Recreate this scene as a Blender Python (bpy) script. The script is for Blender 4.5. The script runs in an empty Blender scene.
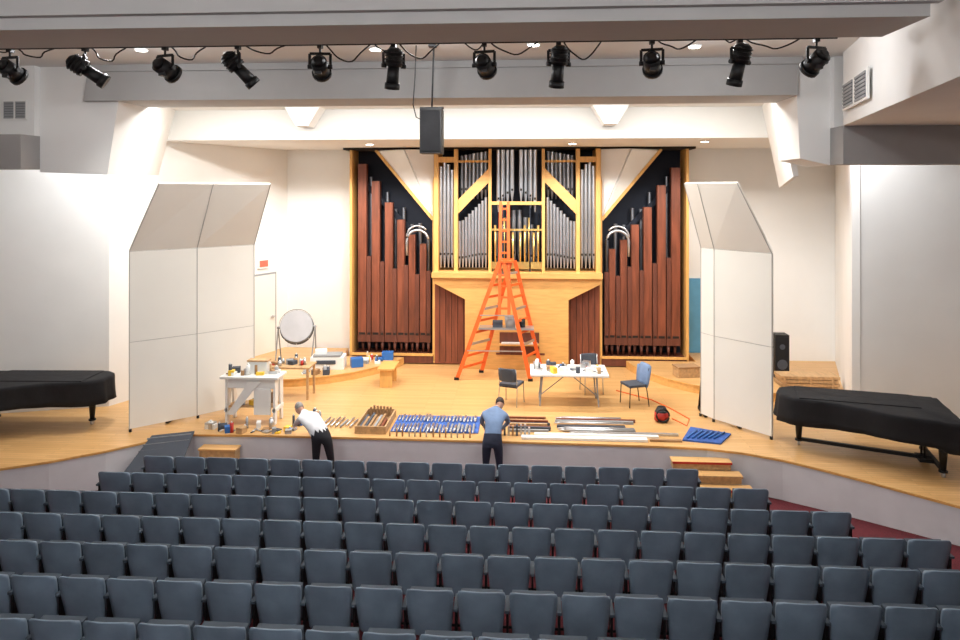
import bpy, bmesh, math, random
from mathutils import Vector, Matrix
random.seed(7)
sc = bpy.context.scene
COL = sc.collection

# ------------------------------------------------------------------ materials
def base_mat(name, color, rough=0.6, metal=0.0, var=0.08, scale=3.0, bump=0.0, bscale=60, stretch=(1,1,1), spec=None):
    m = bpy.data.materials.new(name); m.use_nodes = True
    nt = m.node_tree; b = nt.nodes["Principled BSDF"]
    b.inputs["Roughness"].default_value = rough
    b.inputs["Metallic"].default_value = metal
    if spec is not None and "Specular IOR Level" in b.inputs: b.inputs["Specular IOR Level"].default_value = spec
    tc = nt.nodes.new("ShaderNodeTexCoord"); mp = nt.nodes.new("ShaderNodeMapping")
    mp.inputs["Scale"].default_value = stretch
    nt.links.new(tc.outputs["Object"], mp.inputs["Vector"])
    n = nt.nodes.new("ShaderNodeTexNoise"); n.inputs["Scale"].default_value = scale; n.inputs["Detail"].default_value = 4
    nt.links.new(mp.outputs["Vector"], n.inputs["Vector"])
    r = nt.nodes.new("ShaderNodeValToRGB")
    c = Vector(color)
    r.color_ramp.elements[0].position = 0.3; r.color_ramp.elements[1].position = 0.7
    r.color_ramp.elements[0].color = (*(c*(1-var)), 1)
    r.color_ramp.elements[1].color = (*[min(1, x*(1+var)) for x in c], 1)
    nt.links.new(n.outputs["Fac"], r.inputs["Fac"])
    nt.links.new(r.outputs["Color"], b.inputs["Base Color"])
    if bump > 0:
        n2 = nt.nodes.new("ShaderNodeTexNoise"); n2.inputs["Scale"].default_value = bscale
        nt.links.new(mp.outputs["Vector"], n2.inputs["Vector"])
        bp = nt.nodes.new("ShaderNodeBump"); bp.inputs["Strength"].default_value = bump; bp.inputs["Distance"].default_value = 0.02
        nt.links.new(n2.outputs["Fac"], bp.inputs["Height"]); nt.links.new(bp.outputs["Normal"], b.inputs["Normal"])
    return m

def emis(name, color, s):
    m = bpy.data.materials.new(name); m.use_nodes = True
    b = m.node_tree.nodes["Principled BSDF"]
    b.inputs["Base Color"].default_value = (*color, 1)
    b.inputs["Emission Color"].default_value = (*color, 1); b.inputs["Emission Strength"].default_value = s
    return m

def plank_mat(name, c1, c2, mortar):
    m = bpy.data.materials.new(name); m.use_nodes = True
    nt = m.node_tree; b = nt.nodes["Principled BSDF"]; b.inputs["Roughness"].default_value = 0.34
    tc = nt.nodes.new("ShaderNodeTexCoord")
    br = nt.nodes.new("ShaderNodeTexBrick"); br.inputs["Scale"].default_value = 1.0
    br.inputs["Brick Width"].default_value = 1.6; br.inputs["Row Height"].default_value = 0.09
    br.inputs["Mortar Size"].default_value = 0.003; br.offset = 0.37
    br.inputs["Color1"].default_value = (*c1, 1); br.inputs["Color2"].default_value = (*c2, 1); br.inputs["Mortar"].default_value = (*mortar, 1)
    nt.links.new(tc.outputs["Object"], br.inputs["Vector"])
    mp = nt.nodes.new("ShaderNodeMapping"); mp.inputs["Scale"].default_value = (1.5, 20, 1)
    nt.links.new(tc.outputs["Object"], mp.inputs["Vector"])
    n = nt.nodes.new("ShaderNodeTexNoise"); n.inputs["Scale"].default_value = 2; n.inputs["Detail"].default_value = 5
    nt.links.new(mp.outputs["Vector"], n.inputs["Vector"])
    mx = nt.nodes.new("ShaderNodeMixRGB"); mx.blend_type = 'MULTIPLY'; mx.inputs["Fac"].default_value = 0.25
    nt.links.new(br.outputs["Color"], mx.inputs["Color1"]); nt.links.new(n.outputs["Fac"], mx.inputs["Color2"])
    nt.links.new(mx.outputs["Color"], b.inputs["Base Color"])
    return m

M = {}
M['wall'] = base_mat("plaster_white", (0.84,0.838,0.825), 0.85, var=0.02, scale=1.2, bump=0.05)
M['ceil'] = base_mat("ceiling_paint", (0.76,0.755,0.735), 0.9, var=0.02, scale=1)
M['beam'] = base_mat("beam_grey_paint", (0.43,0.425,0.42), 0.85, var=0.03, scale=1.5)
M['fascia'] = base_mat("fascia_grey_paint", (0.33,0.32,0.315), 0.9, var=0.03)
M['riser'] = base_mat("stage_front_paint", (0.72,0.72,0.745), 0.7, var=0.04)
M['floor'] = plank_mat("stage_oak_floor", (0.80,0.48,0.20), (0.71,0.40,0.15), (0.43,0.23,0.08))
M['carpet'] = base_mat("red_carpet", (0.11,0.009,0.016), 0.95, var=0.25, scale=30, bump=0.3, bscale=200)
M['seat'] = base_mat("seat_vinyl_bluegrey", (0.185,0.25,0.325), 0.40, var=0.20, scale=2.5, bump=0.15, bscale=14)
M['seat2'] = base_mat("seat_cushion", (0.05,0.07,0.095), 0.7, var=0.1)
M['blackm'] = base_mat("black_metal", (0.006,0.006,0.007), 0.5, 0.2, var=0.1)
M['black'] = base_mat("black_fabric", (0.006,0.006,0.008), 0.9, var=0.3, scale=4, bump=0.5, bscale=5)
M['organblack'] = base_mat("organ_black", (0.006,0.010,0.022), 0.8, var=0.1)
M['oak'] = base_mat("light_oak", (0.73,0.41,0.125), 0.45, var=0.12, scale=3, stretch=(6,6,0.8))
M['oakx'] = base_mat("light_oak_panel", (0.73,0.40,0.125), 0.45, var=0.12, scale=3, stretch=(0.8,6,6))
M['mah'] = base_mat("mahogany", (0.205,0.058,0.028), 0.42, var=0.35, scale=2.2, stretch=(5,5,0.5))
M['mah2'] = base_mat("mahogany_dark", (0.13,0.038,0.021), 0.5, var=0.25, scale=2.2, stretch=(5,5,0.5))
M['dark'] = base_mat("dark_opening", (0.015,0.010,0.008), 0.9, var=0.1)
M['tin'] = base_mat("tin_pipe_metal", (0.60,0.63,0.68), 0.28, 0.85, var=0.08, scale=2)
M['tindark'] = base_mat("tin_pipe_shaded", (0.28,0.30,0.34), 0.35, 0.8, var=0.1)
M['brass'] = base_mat("brass", (0.75,0.52,0.18), 0.3, 0.8, var=0.15)
M['alu'] = base_mat("aluminium", (0.52,0.53,0.55), 0.35, 0.8, var=0.05)
M['orange'] = base_mat("orange_fibreglass", (0.80,0.13,0.02), 0.45, var=0.06)
M['shell'] = base_mat("shell_panel_cream", (0.80,0.785,0.735), 0.8, var=0.02, scale=1)
M['seam'] = base_mat("panel_seam", (0.45,0.44,0.42), 0.7)
M['white'] = base_mat("white_laminate", (0.84,0.84,0.82), 0.5, var=0.03)
M['grey'] = base_mat("grey_plastic", (0.30,0.31,0.32), 0.6)
M['dgrey'] = base_mat("dark_grey_rubber", (0.06,0.07,0.09), 0.8, var=0.1)
M['blue'] = base_mat("blue_blanket", (0.04,0.11,0.38), 0.85, var=0.3, scale=8, bump=0.4, bscale=20)
M['blue2'] = base_mat("blue_plastic", (0.03,0.15,0.46), 0.5)
M['ltblue'] = base_mat("light_blue_paint", (0.12,0.36,0.58), 0.7)
M['red'] = base_mat("red_plastic", (0.50,0.03,0.02), 0.5)
M['yellow'] = base_mat("yellow_plastic", (0.85,0.55,0.05), 0.5)
M['tan'] = base_mat("tan_pine", (0.50,0.31,0.15), 0.6, var=0.2, scale=4, stretch=(4,1,4))
M['card'] = base_mat("cardboard", (0.36,0.21,0.10), 0.85, var=0.1)
M['skinm'] = base_mat("skin", (0.58,0.33,0.24), 0.5, var=0.05)
M['hair'] = base_mat("grey_hair", (0.30,0.28,0.26), 0.8, var=0.3, scale=40)
M['hair2'] = base_mat("dark_hair", (0.05,0.035,0.03), 0.8, var=0.3, scale=40)
M['shirtw'] = base_mat("white_shirt", (0.70,0.71,0.75), 0.85, var=0.08, scale=7, bump=0.4, bscale=9)
M['shirtb'] = base_mat("blue_shirt", (0.17,0.25,0.41), 0.85, var=0.12, scale=7, bump=0.4, bscale=9)
M['trous'] = base_mat("black_trousers", (0.012,0.012,0.018), 0.85, var=0.2, bump=0.3, bscale=9)
M['trous2'] = base_mat("navy_trousers", (0.02,0.025,0.05), 0.85, var=0.2, bump=0.3, bscale=9)
M['shoe'] = base_mat("shoe_leather", (0.02,0.015,0.012), 0.4)
M['drumhead'] = base_mat("drum_head", (0.42,0.42,0.44), 0.6, var=0.06)
M['lamp'] = emis("lamp_glow", (1.0,0.96,0.88), 14)
M['exit'] = emis("exit_sign_red", (0.9,0.10,0.06), 0.8)
M['eye'] = base_mat("eye_dark", (0.03,0.02,0.02), 0.3)
M['lip'] = base_mat("lips", (0.45,0.18,0.15), 0.5)

# ------------------------------------------------------------------ mesh builder
class MB:
    def __init__(s): s.v=[]; s.f=[]; s.m=[]; s.sm=[]; s.mats=[]
    def mi(s, k):
        if k not in s.mats: s.mats.append(k)
        return s.mats.index(k)
    def add(s, vs, fs, mat, smooth=False, T=None):
        o=len(s.v)
        for p in vs:
            p=Vector(p); s.v.append(T@p if T else p)
        k=s.mi(mat)
        for f in fs:
            s.f.append([o+i for i in f]); s.m.append(k); s.sm.append(smooth)
    def box(s, x0,x1,y0,y1,z0,z1,mat,T=None):
        vs=[(x0,y0,z0),(x1,y0,z0),(x1,y1,z0),(x0,y1,z0),(x0,y0,z1),(x1,y0,z1),(x1,y1,z1),(x0,y1,z1)]
        s.add(vs,[(0,3,2,1),(4,5,6,7),(0,1,5,4),(1,2,6,5),(2,3,7,6),(3,0,4,7)],mat,False,T)
    def cb(s, c, size, mat, rz=0, rx=0, ry=0):
        T=Matrix.Translation(c)@Matrix.Rotation(rz,4,'Z')@Matrix.Rotation(rx,4,'X')@Matrix.Rotation(ry,4,'Y')
        a,b,d=[q/2 for q in size]; s.box(-a,a,-b,b,-d,d,mat,T)
    def beam(s, p0, p1, w, h, mat):
        p0=Vector(p0);p1=Vector(p1);d=(p1-p0);L=d.length;z=d.normalized()
        ref=Vector((0,1,0)) if abs(z.y)<0.9 else Vector((1,0,0))
        x=ref.cross(z).normalized(); y=z.cross(x)
        T=Matrix.Translation(p0)@Matrix(((x.x,y.x,z.x),(x.y,y.y,z.y),(x.z,y.z,z.z))).to_4x4()
        s.box(-w/2,w/2,-h/2,h/2,0,L,mat,T)
    def cyl(s, p0,p1,r0,r1=None,n=12,mat='alu',caps=True,smooth=True):
        if r1 is None: r1=r0
        p0=Vector(p0);p1=Vector(p1);z=(p1-p0).normalized()
        ref=Vector((0,0,1)) if abs(z.z)<0.9 else Vector((1,0,0))
        x=ref.cross(z).normalized(); y=z.cross(x)
        vs=[];fs=[]
        for p,r in((p0,r0),(p1,r1)):
            for i in range(n):
                a=2*math.pi*i/n; vs.append(p+x*math.cos(a)*r+y*math.sin(a)*r)
        for i in range(n): j=(i+1)%n; fs.append((i,j,n+j,n+i))
        s.add(vs,fs,mat,smooth)
        if caps:
            s.add(vs,[tuple(range(n-1,-1,-1)),tuple(range(n,2*n))],mat,False)
    def tube(s, pts, r, mat, n=7):
        pts=[Vector(p) for p in pts]; rings=[]
        for i,p in enumerate(pts):
            z=(pts[min(i+1,len(pts)-1)]-pts[max(i-1,0)]).normalized()
            ref=Vector((0,0,1)) if abs(z.z)<0.95 else Vector((1,0,0))
            x=ref.cross(z).normalized(); y=z.cross(x)
            rings.append([p+x*math.cos(2*math.pi*k/n)*r+y*math.sin(2*math.pi*k/n)*r for k in range(n)])
        s.loft(rings,mat,True)
    def loft(s, rings, mat, smooth=True, caps=True, T=None):
        n=len(rings[0]); vs=[p for r in rings for p in r]; fs=[]
        for i in range(len(rings)-1):
            for j in range(n):
                k=(j+1)%n; fs.append((i*n+j,i*n+k,(i+1)*n+k,(i+1)*n+j))
        if caps: fs.append(tuple(range(n-1,-1,-1))); fs.append(tuple((len(rings)-1)*n+j for j in range(n)))
        s.add(vs,fs,mat,smooth,T)
    def prism(s, poly, z0, z1, mat, side=None):
        n=len(poly); vs=[(x,y,z0) for x,y in poly]+[(x,y,z1) for x,y in poly]
        s.add(vs,[tuple(range(n-1,-1,-1)),tuple(range(n,2*n))],mat)
        s.add(vs,[(i,(i+1)%n,n+(i+1)%n,n+i) for i in range(n)],side or mat)
    def xprism(s, poly, y0, y1, mat):  # polygon in x,z
        n=len(poly); vs=[(x,y0,z) for x,z in poly]+[(x,y1,z) for x,z in poly]
        s.add(vs,[tuple(range(n)),tuple(range(2*n-1,n-1,-1))]+[(i,n+i,n+(i+1)%n,(i+1)%n) for i in range(n)],mat)
    def slab(s, pts, th, mat, flip=1):
        pts=[Vector(p) for p in pts]; nrm=(pts[1]-pts[0]).cross(pts[2]-pts[0]).normalized()*th*flip
        n=len(pts); vs=pts+[p+nrm for p in pts]
        s.add(vs,[tuple(range(n)),tuple(range(2*n-1,n-1,-1))]+[(i,n+i,n+(i+1)%n,(i+1)%n) for i in range(n)],mat)
    def ell(s, c, r, mat, T=None, nu=14, nv=9, fn=None):
        vs=[];fs=[]
        for i in range(nv+1):
            th=math.pi*i/nv
            for j in range(nu):
                ph=2*math.pi*j/nu
                p=Vector((r[0]*math.sin(th)*math.cos(ph), r[1]*math.sin(th)*math.sin(ph), r[2]*math.cos(th)))
                if fn: p=fn(p)
                vs.append(p+Vector(c))
        for i in range(nv):
            for j in range(nu):
                k=(j+1)%nu; fs.append((i*nu+j,(i+1)*nu+j,(i+1)*nu+k,i*nu+k))
        s.add(vs,fs,mat,True,T)
    def mesh(s, me, matkeys, T=None):
        vs=[v.co.copy() for v in me.vertices]
        o=len(s.v)
        for p in vs: s.v.append(T@p if T else p)
        for p,k in zip(me.polygons,matkeys):
            s.f.append([o+i for i in p.vertices]); s.m.append(s.mi(k)); s.sm.append(True)
    def build(s, name, bevel=0, loc=None, parent=None):
        me=bpy.data.meshes.new(name)
        off=Vector(loc) if loc else Vector((0,0,0))
        me.from_pydata([tuple(p-off) for p in s.v],[],s.f)
        for k in s.mats: me.materials.append(M[k])
        for i,p in enumerate(me.polygons): p.material_index=s.m[i]; p.use_smooth=s.sm[i]
        bm=bmesh.new(); bm.from_mesh(me)
        bmesh.ops.remove_doubles(bm,verts=bm.verts,dist=0.00005)
        bmesh.ops.recalc_face_normals(bm,faces=bm.faces); bm.to_mesh(me); bm.free()
        o=bpy.data.objects.new(name,me); o.location=off; COL.objects.link(o)
        if bevel:
            b=o.modifiers.new("bevel",'BEVEL'); b.width=bevel; b.segments=2; b.limit_method='ANGLE'; b.angle_limit=math.radians(50)
        return o

SZ=0.75   # stage level
def fl(y): return 0.07*(13-y) if y<13 else 0.0

# ------------------------------------------------------------------ room shell
b=MB(); b.add([(-15,-1.6,fl(-1.6)),(13,-1.6,fl(-1.6)),(13,13,0),(-15,13,0),(-15,21,0),(13,21,0)],[(0,1,2,3),(3,2,5,4)],'carpet')
b.add([(-15,-1.6,-0.2),(13,-1.6,-0.2),(13,21,-0.2),(-15,21,-0.2)],[(0,3,2,1)],'carpet'); b.build("floor")

front=[(-13.4,9.9),(-12,10.3),(-10.4,10.9),(-9.2,11.45),(-8.4,11.9),(-7.7,12.45),(-7.1,13.05),(-6.5,13.4),(-5,13.45),(-3,13.43),(0,13.4),(2.6,13.34),(3.4,13.27),(4.0,13.1),(4.6,12.8),(5.1,12.42),(5.6,12.0),(6.1,11.55),(6.7,11.0),(7.8,10.2),(9.4,9.4),(11.5,8.9)]
b=MB(); b.prism(front+[(11.5,20.9),(-13.4,20.9)],0.02,SZ-0.04,'riser')
lip=[(x,y-0.03) for x,y in front]
b.prism(lip+[(11.5,20.9),(-13.4,20.9)],SZ-0.04,SZ,'floor','oakx'); b.build("stage_platform")

def arc_riser(name, pts, tail):
    b=MB(); b.prism(pts+tail,SZ+0.001,SZ+0.17,'oakx')
    b.prism([(x*1.0,y-0.03) for x,y in pts]+tail,SZ+0.17,SZ+0.2,'floor','oak'); b.build(name)
arc_riser("curved_riser",[(-8.1,17.05),(-7.3,16.7),(-6.4,16.62),(-5.6,16.75),(-4.9,17.05),(-4.3,17.5),(-3.8,18.1),(-3.4,18.8),(-3.3,19.1)],[(-5.0,19.1),(-5.1,20.1),(-7.05,20.1)])
arc_riser("curved_riser",[(2.75,19.1),(2.85,18.6),(3.1,18.0),(3.5,17.35),(4.0,16.85),(4.6,16.5),(5.3,16.3),(6.0,16.25)],[(6.0,20.1),(4.6,20.1),(4.6,19.1)])

def wall(name, p0, p1, z0, z1, th=0.15, mat='wall', side=1):
    p0=Vector((*p0,0));p1=Vector((*p1,0));d=(p1-p0).normalized();n=Vector((-d.y,d.x,0))*th*side
    b=MB(); b.prism([(p0.x,p0.y),(p1.x,p1.y),(p1.x+n.x,p1.y+n.y),(p0.x+n.x,p0.y+n.y)],z0,z1,mat)
    return b.build(name)
wall("wall_stage_back",(-6.95,20.2),(9.0,20.2),SZ,8.0)
wall("wall_stage_left",(-9.2,15.0),(-6.95,20.2),SZ,8.0)
wall("wall_stage_right",(8.7,20.2),(6.8,15.0),SZ,8.0)
wall("wall_left_front",(-13.6,13.6),(-9.2,15.0),SZ,8.0)
wall("wall_right_front",(6.8,15.0),(12,14.2),SZ,8.0)
wall("wall_left",(-13.6,-1.6),(-13.6,13.6),0,8.0)
wall("wall_right",(12,14.2),(12,-1.6),0,8.0)
wall("wall_rear",(12,-1.6),(-13.6,-1.6),0,8.0)

# ceiling
b=MB(); b.box(-13.6,12,-1.6,12.6,7.84,8.0,'ceil'); b.build("ceiling")
b=MB(); b.box(-13.6,12,12.6,16.0,7.42,8.0,'ceil'); b.build("ceiling_proscenium")
b=MB(); b.box(-13.6,12,16.0,20.3,6.72,8.0,'ceil'); b.build("ceiling_stage")
# beams
b=MB(); b.xprism([(-8.1,7.19),(4.72,7.19),(4.72,7.84),(-8.0,7.84)],12.4,12.6,'beam'); b.xprism([(-8.1,7.19),(4.72,7.19),(4.72,7.42),(-8.05,7.42)],12.6,13.5,'beam'); b.box(-8.15,4.78,12.34,12.4,7.72,7.84,'beam'); b.build("beam_proscenium")
b=MB(); b.box(-6.9,3.85,6.9,7.8,7.2,7.84,'beam'); b.box(-6.9,3.92,6.8,6.9,7.32,7.84,'beam'); b.build("beam_auditorium")
# side bulkheads
def bulk(name,pts,zb,mat='wall'):
    b=MB(); b.prism(pts,zb,7.838,mat); return b.build(name)
bulk("bulkhead_right",[(3.0,1.0),(4.1,6.9),(5.3,12.0),(11.95,12.0),(11.95,1.0)],6.62)
bulk("bulkhead_left",[(-13.55,1.0),(-13.55,12.0),(-9.9,12.0),(-8.6,9.1),(-7.2,5.4),(-6.4,1.0)],6.55)
b=MB(); b.box(5.3,11.95,12.0,12.5,5.98,6.62,'fascia'); b.build("trim_fascia_right")
b=MB(); b.box(-13.55,-9.0,12.0,12.5,5.93,6.55,'fascia'); b.build("trim_fascia_left")
b=MB(); b.xprism([(-9.0,5.88),(-7.7,5.83),(-7.45,7.42),(-7.45,7.84),(-9.0,7.84)],12.5,12.6,'wall')
b.xprism([(-9.0,5.88),(-7.7,5.83),(-7.45,7.42),(-9.0,7.42)],12.6,13.5,'wall')
b.xprism([(-13.5,6.55),(-9.0,6.55),(-9.0,7.84),(-13.5,7.84)],12.35,12.6,'wall')
b.slab([(-7.7,13.5,5.83),(-7.45,13.5,7.42),(-8.2,16.0,7.42),(-8.6,16.0,5.9)],0.1,'wall'); b.build("header_left")
b=MB(); b.xprism([(5.3,5.98),(4.79,6.1),(4.72,7.42),(4.72,7.84),(5.3,7.84)],12.5,12.6,'wall')
b.xprism([(5.3,5.98),(4.79,6.1),(4.72,7.42),(5.3,7.42)],12.6,13.5,'wall')
b.xprism([(5.3,6.62),(11.9,6.62),(11.9,7.84),(5.3,7.84)],12.35,12.6,'wall')
b.slab([(5.05,13.5,5.80),(4.72,13.5,7.42),(5.30,16.0,7.42),(5.68,16.0,5.60)],0.1,'wall',-1); b.build("header_right")
for x in(-5.0,1.9):
    b=MB(); b.xprism([(x-0.4,7.42),(x+0.4,7.42),(x+0.14,7.0),(x-0.14,7.0)],15.5,15.99,'wall'); b.build("ceiling_bracket")
def downlight(x,y,z,r=0.09):
    b=MB(); b.cyl((x,y,z-0.02),(x,y,z+0.0),r*1.3,r*1.3,20,'white'); b.cyl((x,y,z-0.03),(x,y,z-0.02),r,r,20,'lamp'); b.build("ceiling_downlight")
for x,y,z in[(-4.6,15.0,7.42),(-3.9,17.5,6.72),(1.0,15.0,7.42),(1.2,17.5,6.72),(4.3,17.0,6.72),
             (-6.2,11.0,7.84),(-4.9,11.4,7.84),(0.15,11.0,7.84),(2.7,11.3,7.84),(-2.4,11.2,7.84)]:
    downlight(x,y,z,0.085)
def vent(name,c,w,h,rz):
    b=MB(); T=Matrix.Translation(c)@Matrix.Rotation(rz,4,'Z')
    b.box(-w/2,w/2,-0.03,0,-h/2,h/2,'white',T)
    for side in(-1,1):
        b.box(side*w/4-w*0.2,side*w/4+w*0.2,-0.034,-0.03,-h*0.42,h*0.42,'dgrey',T)
        for i in range(7):
            z=-h*0.38+i*h*0.76/6; b.box(side*w/4-w*0.2,side*w/4+w*0.2,-0.045,-0.034,z-0.018,z+0.018,'grey',T)
    b.build(name)
vent("air_vent",(5.0,10.9,7.05),1.7,0.44,math.atan2(-0.97,-0.23))
vent("air_vent",(-9.35,12.34,7.02),0.45,0.36,0)
vent("air_vent",(-7.86,13.92,6.35),0.5,0.2,math.radians(110))
# door + exit sign on left stage wall
d=Vector((2.25,5.2,0)).normalized(); ang=math.atan2(d.y,d.x)
T=Matrix.Translation((-7.35,19.27,SZ+0.2))@Matrix.Rotation(ang,4,'Z')
b=MB(); b.box(-0.5,0.5,-0.05,-0.002,0,2.25,'grey',T); b.box(-0.44,0.44,-0.07,-0.05,0,2.2,'shell',T); b.cyl(T@Vector((0.34,-0.12,1.0)),T@Vector((0.34,-0.07,1.0)),0.03,0.03,10,'alu'); b.box(0.22,0.36,-0.13,-0.11,0.985,1.015,'alu',T)
b.build("door_1")
b=MB(); b.box(-0.2,0.2,-0.06,-0.003,2.4,2.66,'white',T); b.box(-0.16,0.16,-0.065,-0.06,2.44,2.62,'exit',T); b.build("exit_sign")
b=MB(); b.box(4.52,5.0,20.13,20.195,SZ+0.2,3.05,'ltblue'); b.box(4.5,5.02,20.16,20.197,3.05,3.09,'white'); b.build("door_2",0.005)

# ------------------------------------------------------------------ auditorium seats
def seat_into(b, x0, y0, z0):
    T=Matrix.Translation((x0,y0,z0))
    zs=[(0.31,0.17),(0.32,0.210),(0.35,0.226),(0.5,0.238),(0.62,0.248),(0.74,0.257),(0.80,0.257),(0.83,0.248),(0.85,0.228),(0.857,0.19)]
    rings=[]
    for z,w in zs:
        ring=[]; N=8; th=0.045 if 0.32<z<0.84 else 0.02
        tl=-(z-0.4)*0.22
        zz=lambda x: z+ (0.014*(1-(x/0.26)**2) if z>0.7 else 0)
        for i in range(N+1):
            x=-w+2*w*i/N; ring.append(Vector((x,tl+0.05*(x/0.26)**2,zz(x))))
        for i in range(N,-1,-1):
            x=-w+2*w*i/N; ring.append(Vector((x,tl+th+0.05*(x/0.26)**2,zz(x))))
        rings.append(ring)
    b.loft(rings,'seat',True,True,T)
    b.cb((x0,y0+0.14,z0+0.57),(0.46,0.08,0.40),'seat2',0,math.radians(8))
    b.cyl((x0-0.27,y0+0.12,z0+0.38),(x0+0.27,y0+0.12,z0+0.38),0.015,None,6,'blackm')
def standard(b,x,y,z):
    b.box(x-0.012,x+0.012,y+0.02,y+0.2,z+0.0,z+0.62,'blackm')
    b.box(x-0.02,x+0.02,y-0.02,y+0.30,z-0.02,z+0.02,'blackm')
    b.box(x-0.025,x+0.025,y-0.02,y+0.28,z+0.61,z+0.64,'seat2')
rows=[(11.8,-6.4,2.7,1),(10.95,-7.1,3.5,0),(10.1,-8.2,4.4,1),(9.25,-8.6,5.4,0),(8.4,-9.0,5.8,1),(7.55,-8.6,6.0,0),(6.7,-8,6.0,1),(5.85,-7.5,6,0)]
for y,xa,xb,ph in rows:
    b=MB(); z=fl(y); x=-2.14+0.28*ph
    while x-0.56>=xa: x-=0.56
    standard(b,x-0.28,y,z)
    while x<=xb:
        seat_into(b,x,y,z); standard(b,x+0.28,y,z); x+=0.56
    b.build("auditorium_seat_row")

# ------------------------------------------------------------------ stage steps
b=MB()
for i in range(4):
    zt=SZ-0.15*(i+1); y1=13.24-0.24*i
    b.box(2.72+0.06*i,3.75+0.12*i,y1-0.26,y1-0.03,max(0.04,zt-0.15),zt-0.03,'tan')
    b.box(2.70+0.06*i,3.77+0.12*i,y1-0.28,y1-0.03,zt-0.03,zt,'floor'); b.box(2.70+0.06*i,3.77+0.12*i,y1-0.285,y1-0.278,zt-0.04,zt,'tan' if i%2 else 'red')
b.build("wooden_steps")
b=MB()
for i in range(3):
    zt=SZ-0.19*(i+1); y1=13.38-0.25*i
    b.box(-6.25+0.02*i,-5.55,y1-0.25,y1,0.03,zt-0.03,'tan'); b.box(-6.27,-5.53,y1-0.27,y1,zt-0.03,zt,'floor')
b.build("wooden_steps")
b=MB()
b.slab([(-7.35,12.35,0.30),(-6.45,12.75,0.30),(-6.45,13.35,0.80),(-7.15,13.05,0.80)],0.05,'dgrey')
for i in range(6):
    t=i/6+0.05; p=Vector((-7.33,12.4,0.35)).lerp(Vector((-7.17,13.02,0.85)),t); q=Vector((-6.47,12.8,0.35)).lerp(Vector((-6.47,13.32,0.85)),t)
    b.beam(p,q,0.03,0.02,'grey')
b.beam((-7.3,12.45,0.05),(-7.3,12.45,0.3),0.05,0.05,'dgrey'); b.beam((-6.5,12.8,0.03),(-6.5,12.8,0.3),0.05,0.05,'dgrey')
b.build("access_ramp")

# ------------------------------------------------------------------ acoustic shells
def shell(name, low, top, zt, zp):
    b=MB(); n=len(low)
    for i in range(n-1):
        a,c=low[i],low[i+1]
        zs=[SZ+0.06,SZ+0.06+(zt-SZ)*0.48,zt]
        for k in range(2):
            g=0.006
            b.slab([(a[0],a[1],zs[k]+g),(c[0],c[1],zs[k]+g),(c[0],c[1],zs[k+1]-g),(a[0],a[1],zs[k+1]-g)],0.05,'shell',-1)
        b.slab([(a[0],a[1]+0.02,SZ+0.06),(c[0],c[1]+0.02,SZ+0.06),(c[0],c[1]+0.02,zt),(a[0],a[1]+0.02,zt)],0.04,'seam',-1)
        ta,tc=top[i],top[i+1]
        b.slab([(a[0],a[1],zt+0.006),(c[0],c[1],zt+0.006),(tc[0],tc[1],zp),(ta[0],ta[1],zp)],0.05,'shell',-1)
        mx,my=(a[0]+c[0])/2,(a[1]+c[1])/2
        b.cyl((mx,my+0.2,SZ+0.03),(mx,my+0.2,zt),0.03,None,8,'blackm')
        b.beam((mx,my+0.1,SZ+0.035),(mx,my+0.7,SZ+0.035),0.06,0.06,'blackm')
        b.beam((mx,my+0.7,SZ+0.035),(mx,my+0.2,2.2),0.04,0.04,'blackm')
        b.cyl((a[0],a[1]+0.03,SZ),(a[0],a[1]+0.03,SZ+0.06),0.03,None,8,'blackm')
        b.cyl((c[0],c[1]+0.03,SZ),(c[0],c[1]+0.03,SZ+0.06),0.03,None,8,'blackm')
    for i in range(n):
        a=low[i]; t=top[i]
        b.beam((a[0],a[1]-0.002,SZ+0.06),(a[0],a[1]-0.002,zt),0.014,0.014,'seam')
        b.beam((a[0],a[1]-0.002,zt),(t[0],t[1]-0.002,zp),0.014,0.014,'seam')
    return b.build(name)
shell("acoustic_shell_panel",[(-7.8,13.4),(-6.85,14.3),(-6.0,15.25)],[(-6.95,12.95),(-6.25,13.75),(-5.35,14.5)],4.33,5.67)
shell("acoustic_shell_panel",[(3.74,15.1),(3.92,14.75),(4.75,13.77)],[(3.28,14.6),(3.46,14.25),(4.0,13.45)],4.33,5.68)

# ------------------------------------------------------------------ pipe organ
OC=-0.2
b=MB()
def bx(x0,x1,y0,y1,z0,z1,m): b.box(OC+x0,OC+x1,y0,y1,z0,z1,m)
def woodpipe(x,y,w,zb,zt,m='mah'):
    b.box(OC+x-w/2,OC+x+w/2,y-w/2,y+w/2,zb+0.3,zt,m)
    b.box(OC+x-w/2-0.006,OC+x+w/2+0.006,y-w/2-0.012,y+w/2,zb+0.3,zb+0.5,'mah2')
    b.box(OC+x-w*0.36,OC+x+w*0.36,y-w/2-0.015,y-w/2-0.001,zb+0.5,zb+0.56,'dark')
    b.cyl((OC+x,y,zb),(OC+x,y,zb+0.3),0.025,0.05,8,'mah2')
    b.box(OC+x-w*0.42,OC+x+w*0.42,y-w*0.42,y+w*0.42,zt,zt+0.004,'dark')
def tinpipe(x,y,r,zb,zt,m='tin'):
    f=min(0.35,(zt-zb)*0.2)
    b.cyl((OC+x,y,zb),(OC+x,y,zb+f),r*0.3,r,12,m,False)
    b.cyl((OC+x,y,zb+f),(OC+x,y,zt),r,r,12,m,False)
    b.cyl((OC+x,y,zt-0.01),(OC+x,y,zt),r*0.9,r*0.9,12,'dark')
    b.box(OC+x-r*0.5,OC+x+r*0.5,y-r-0.004,y-r*0.7,zb+f,zb+f+0.06,'dark')
ZB=0.78
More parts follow.
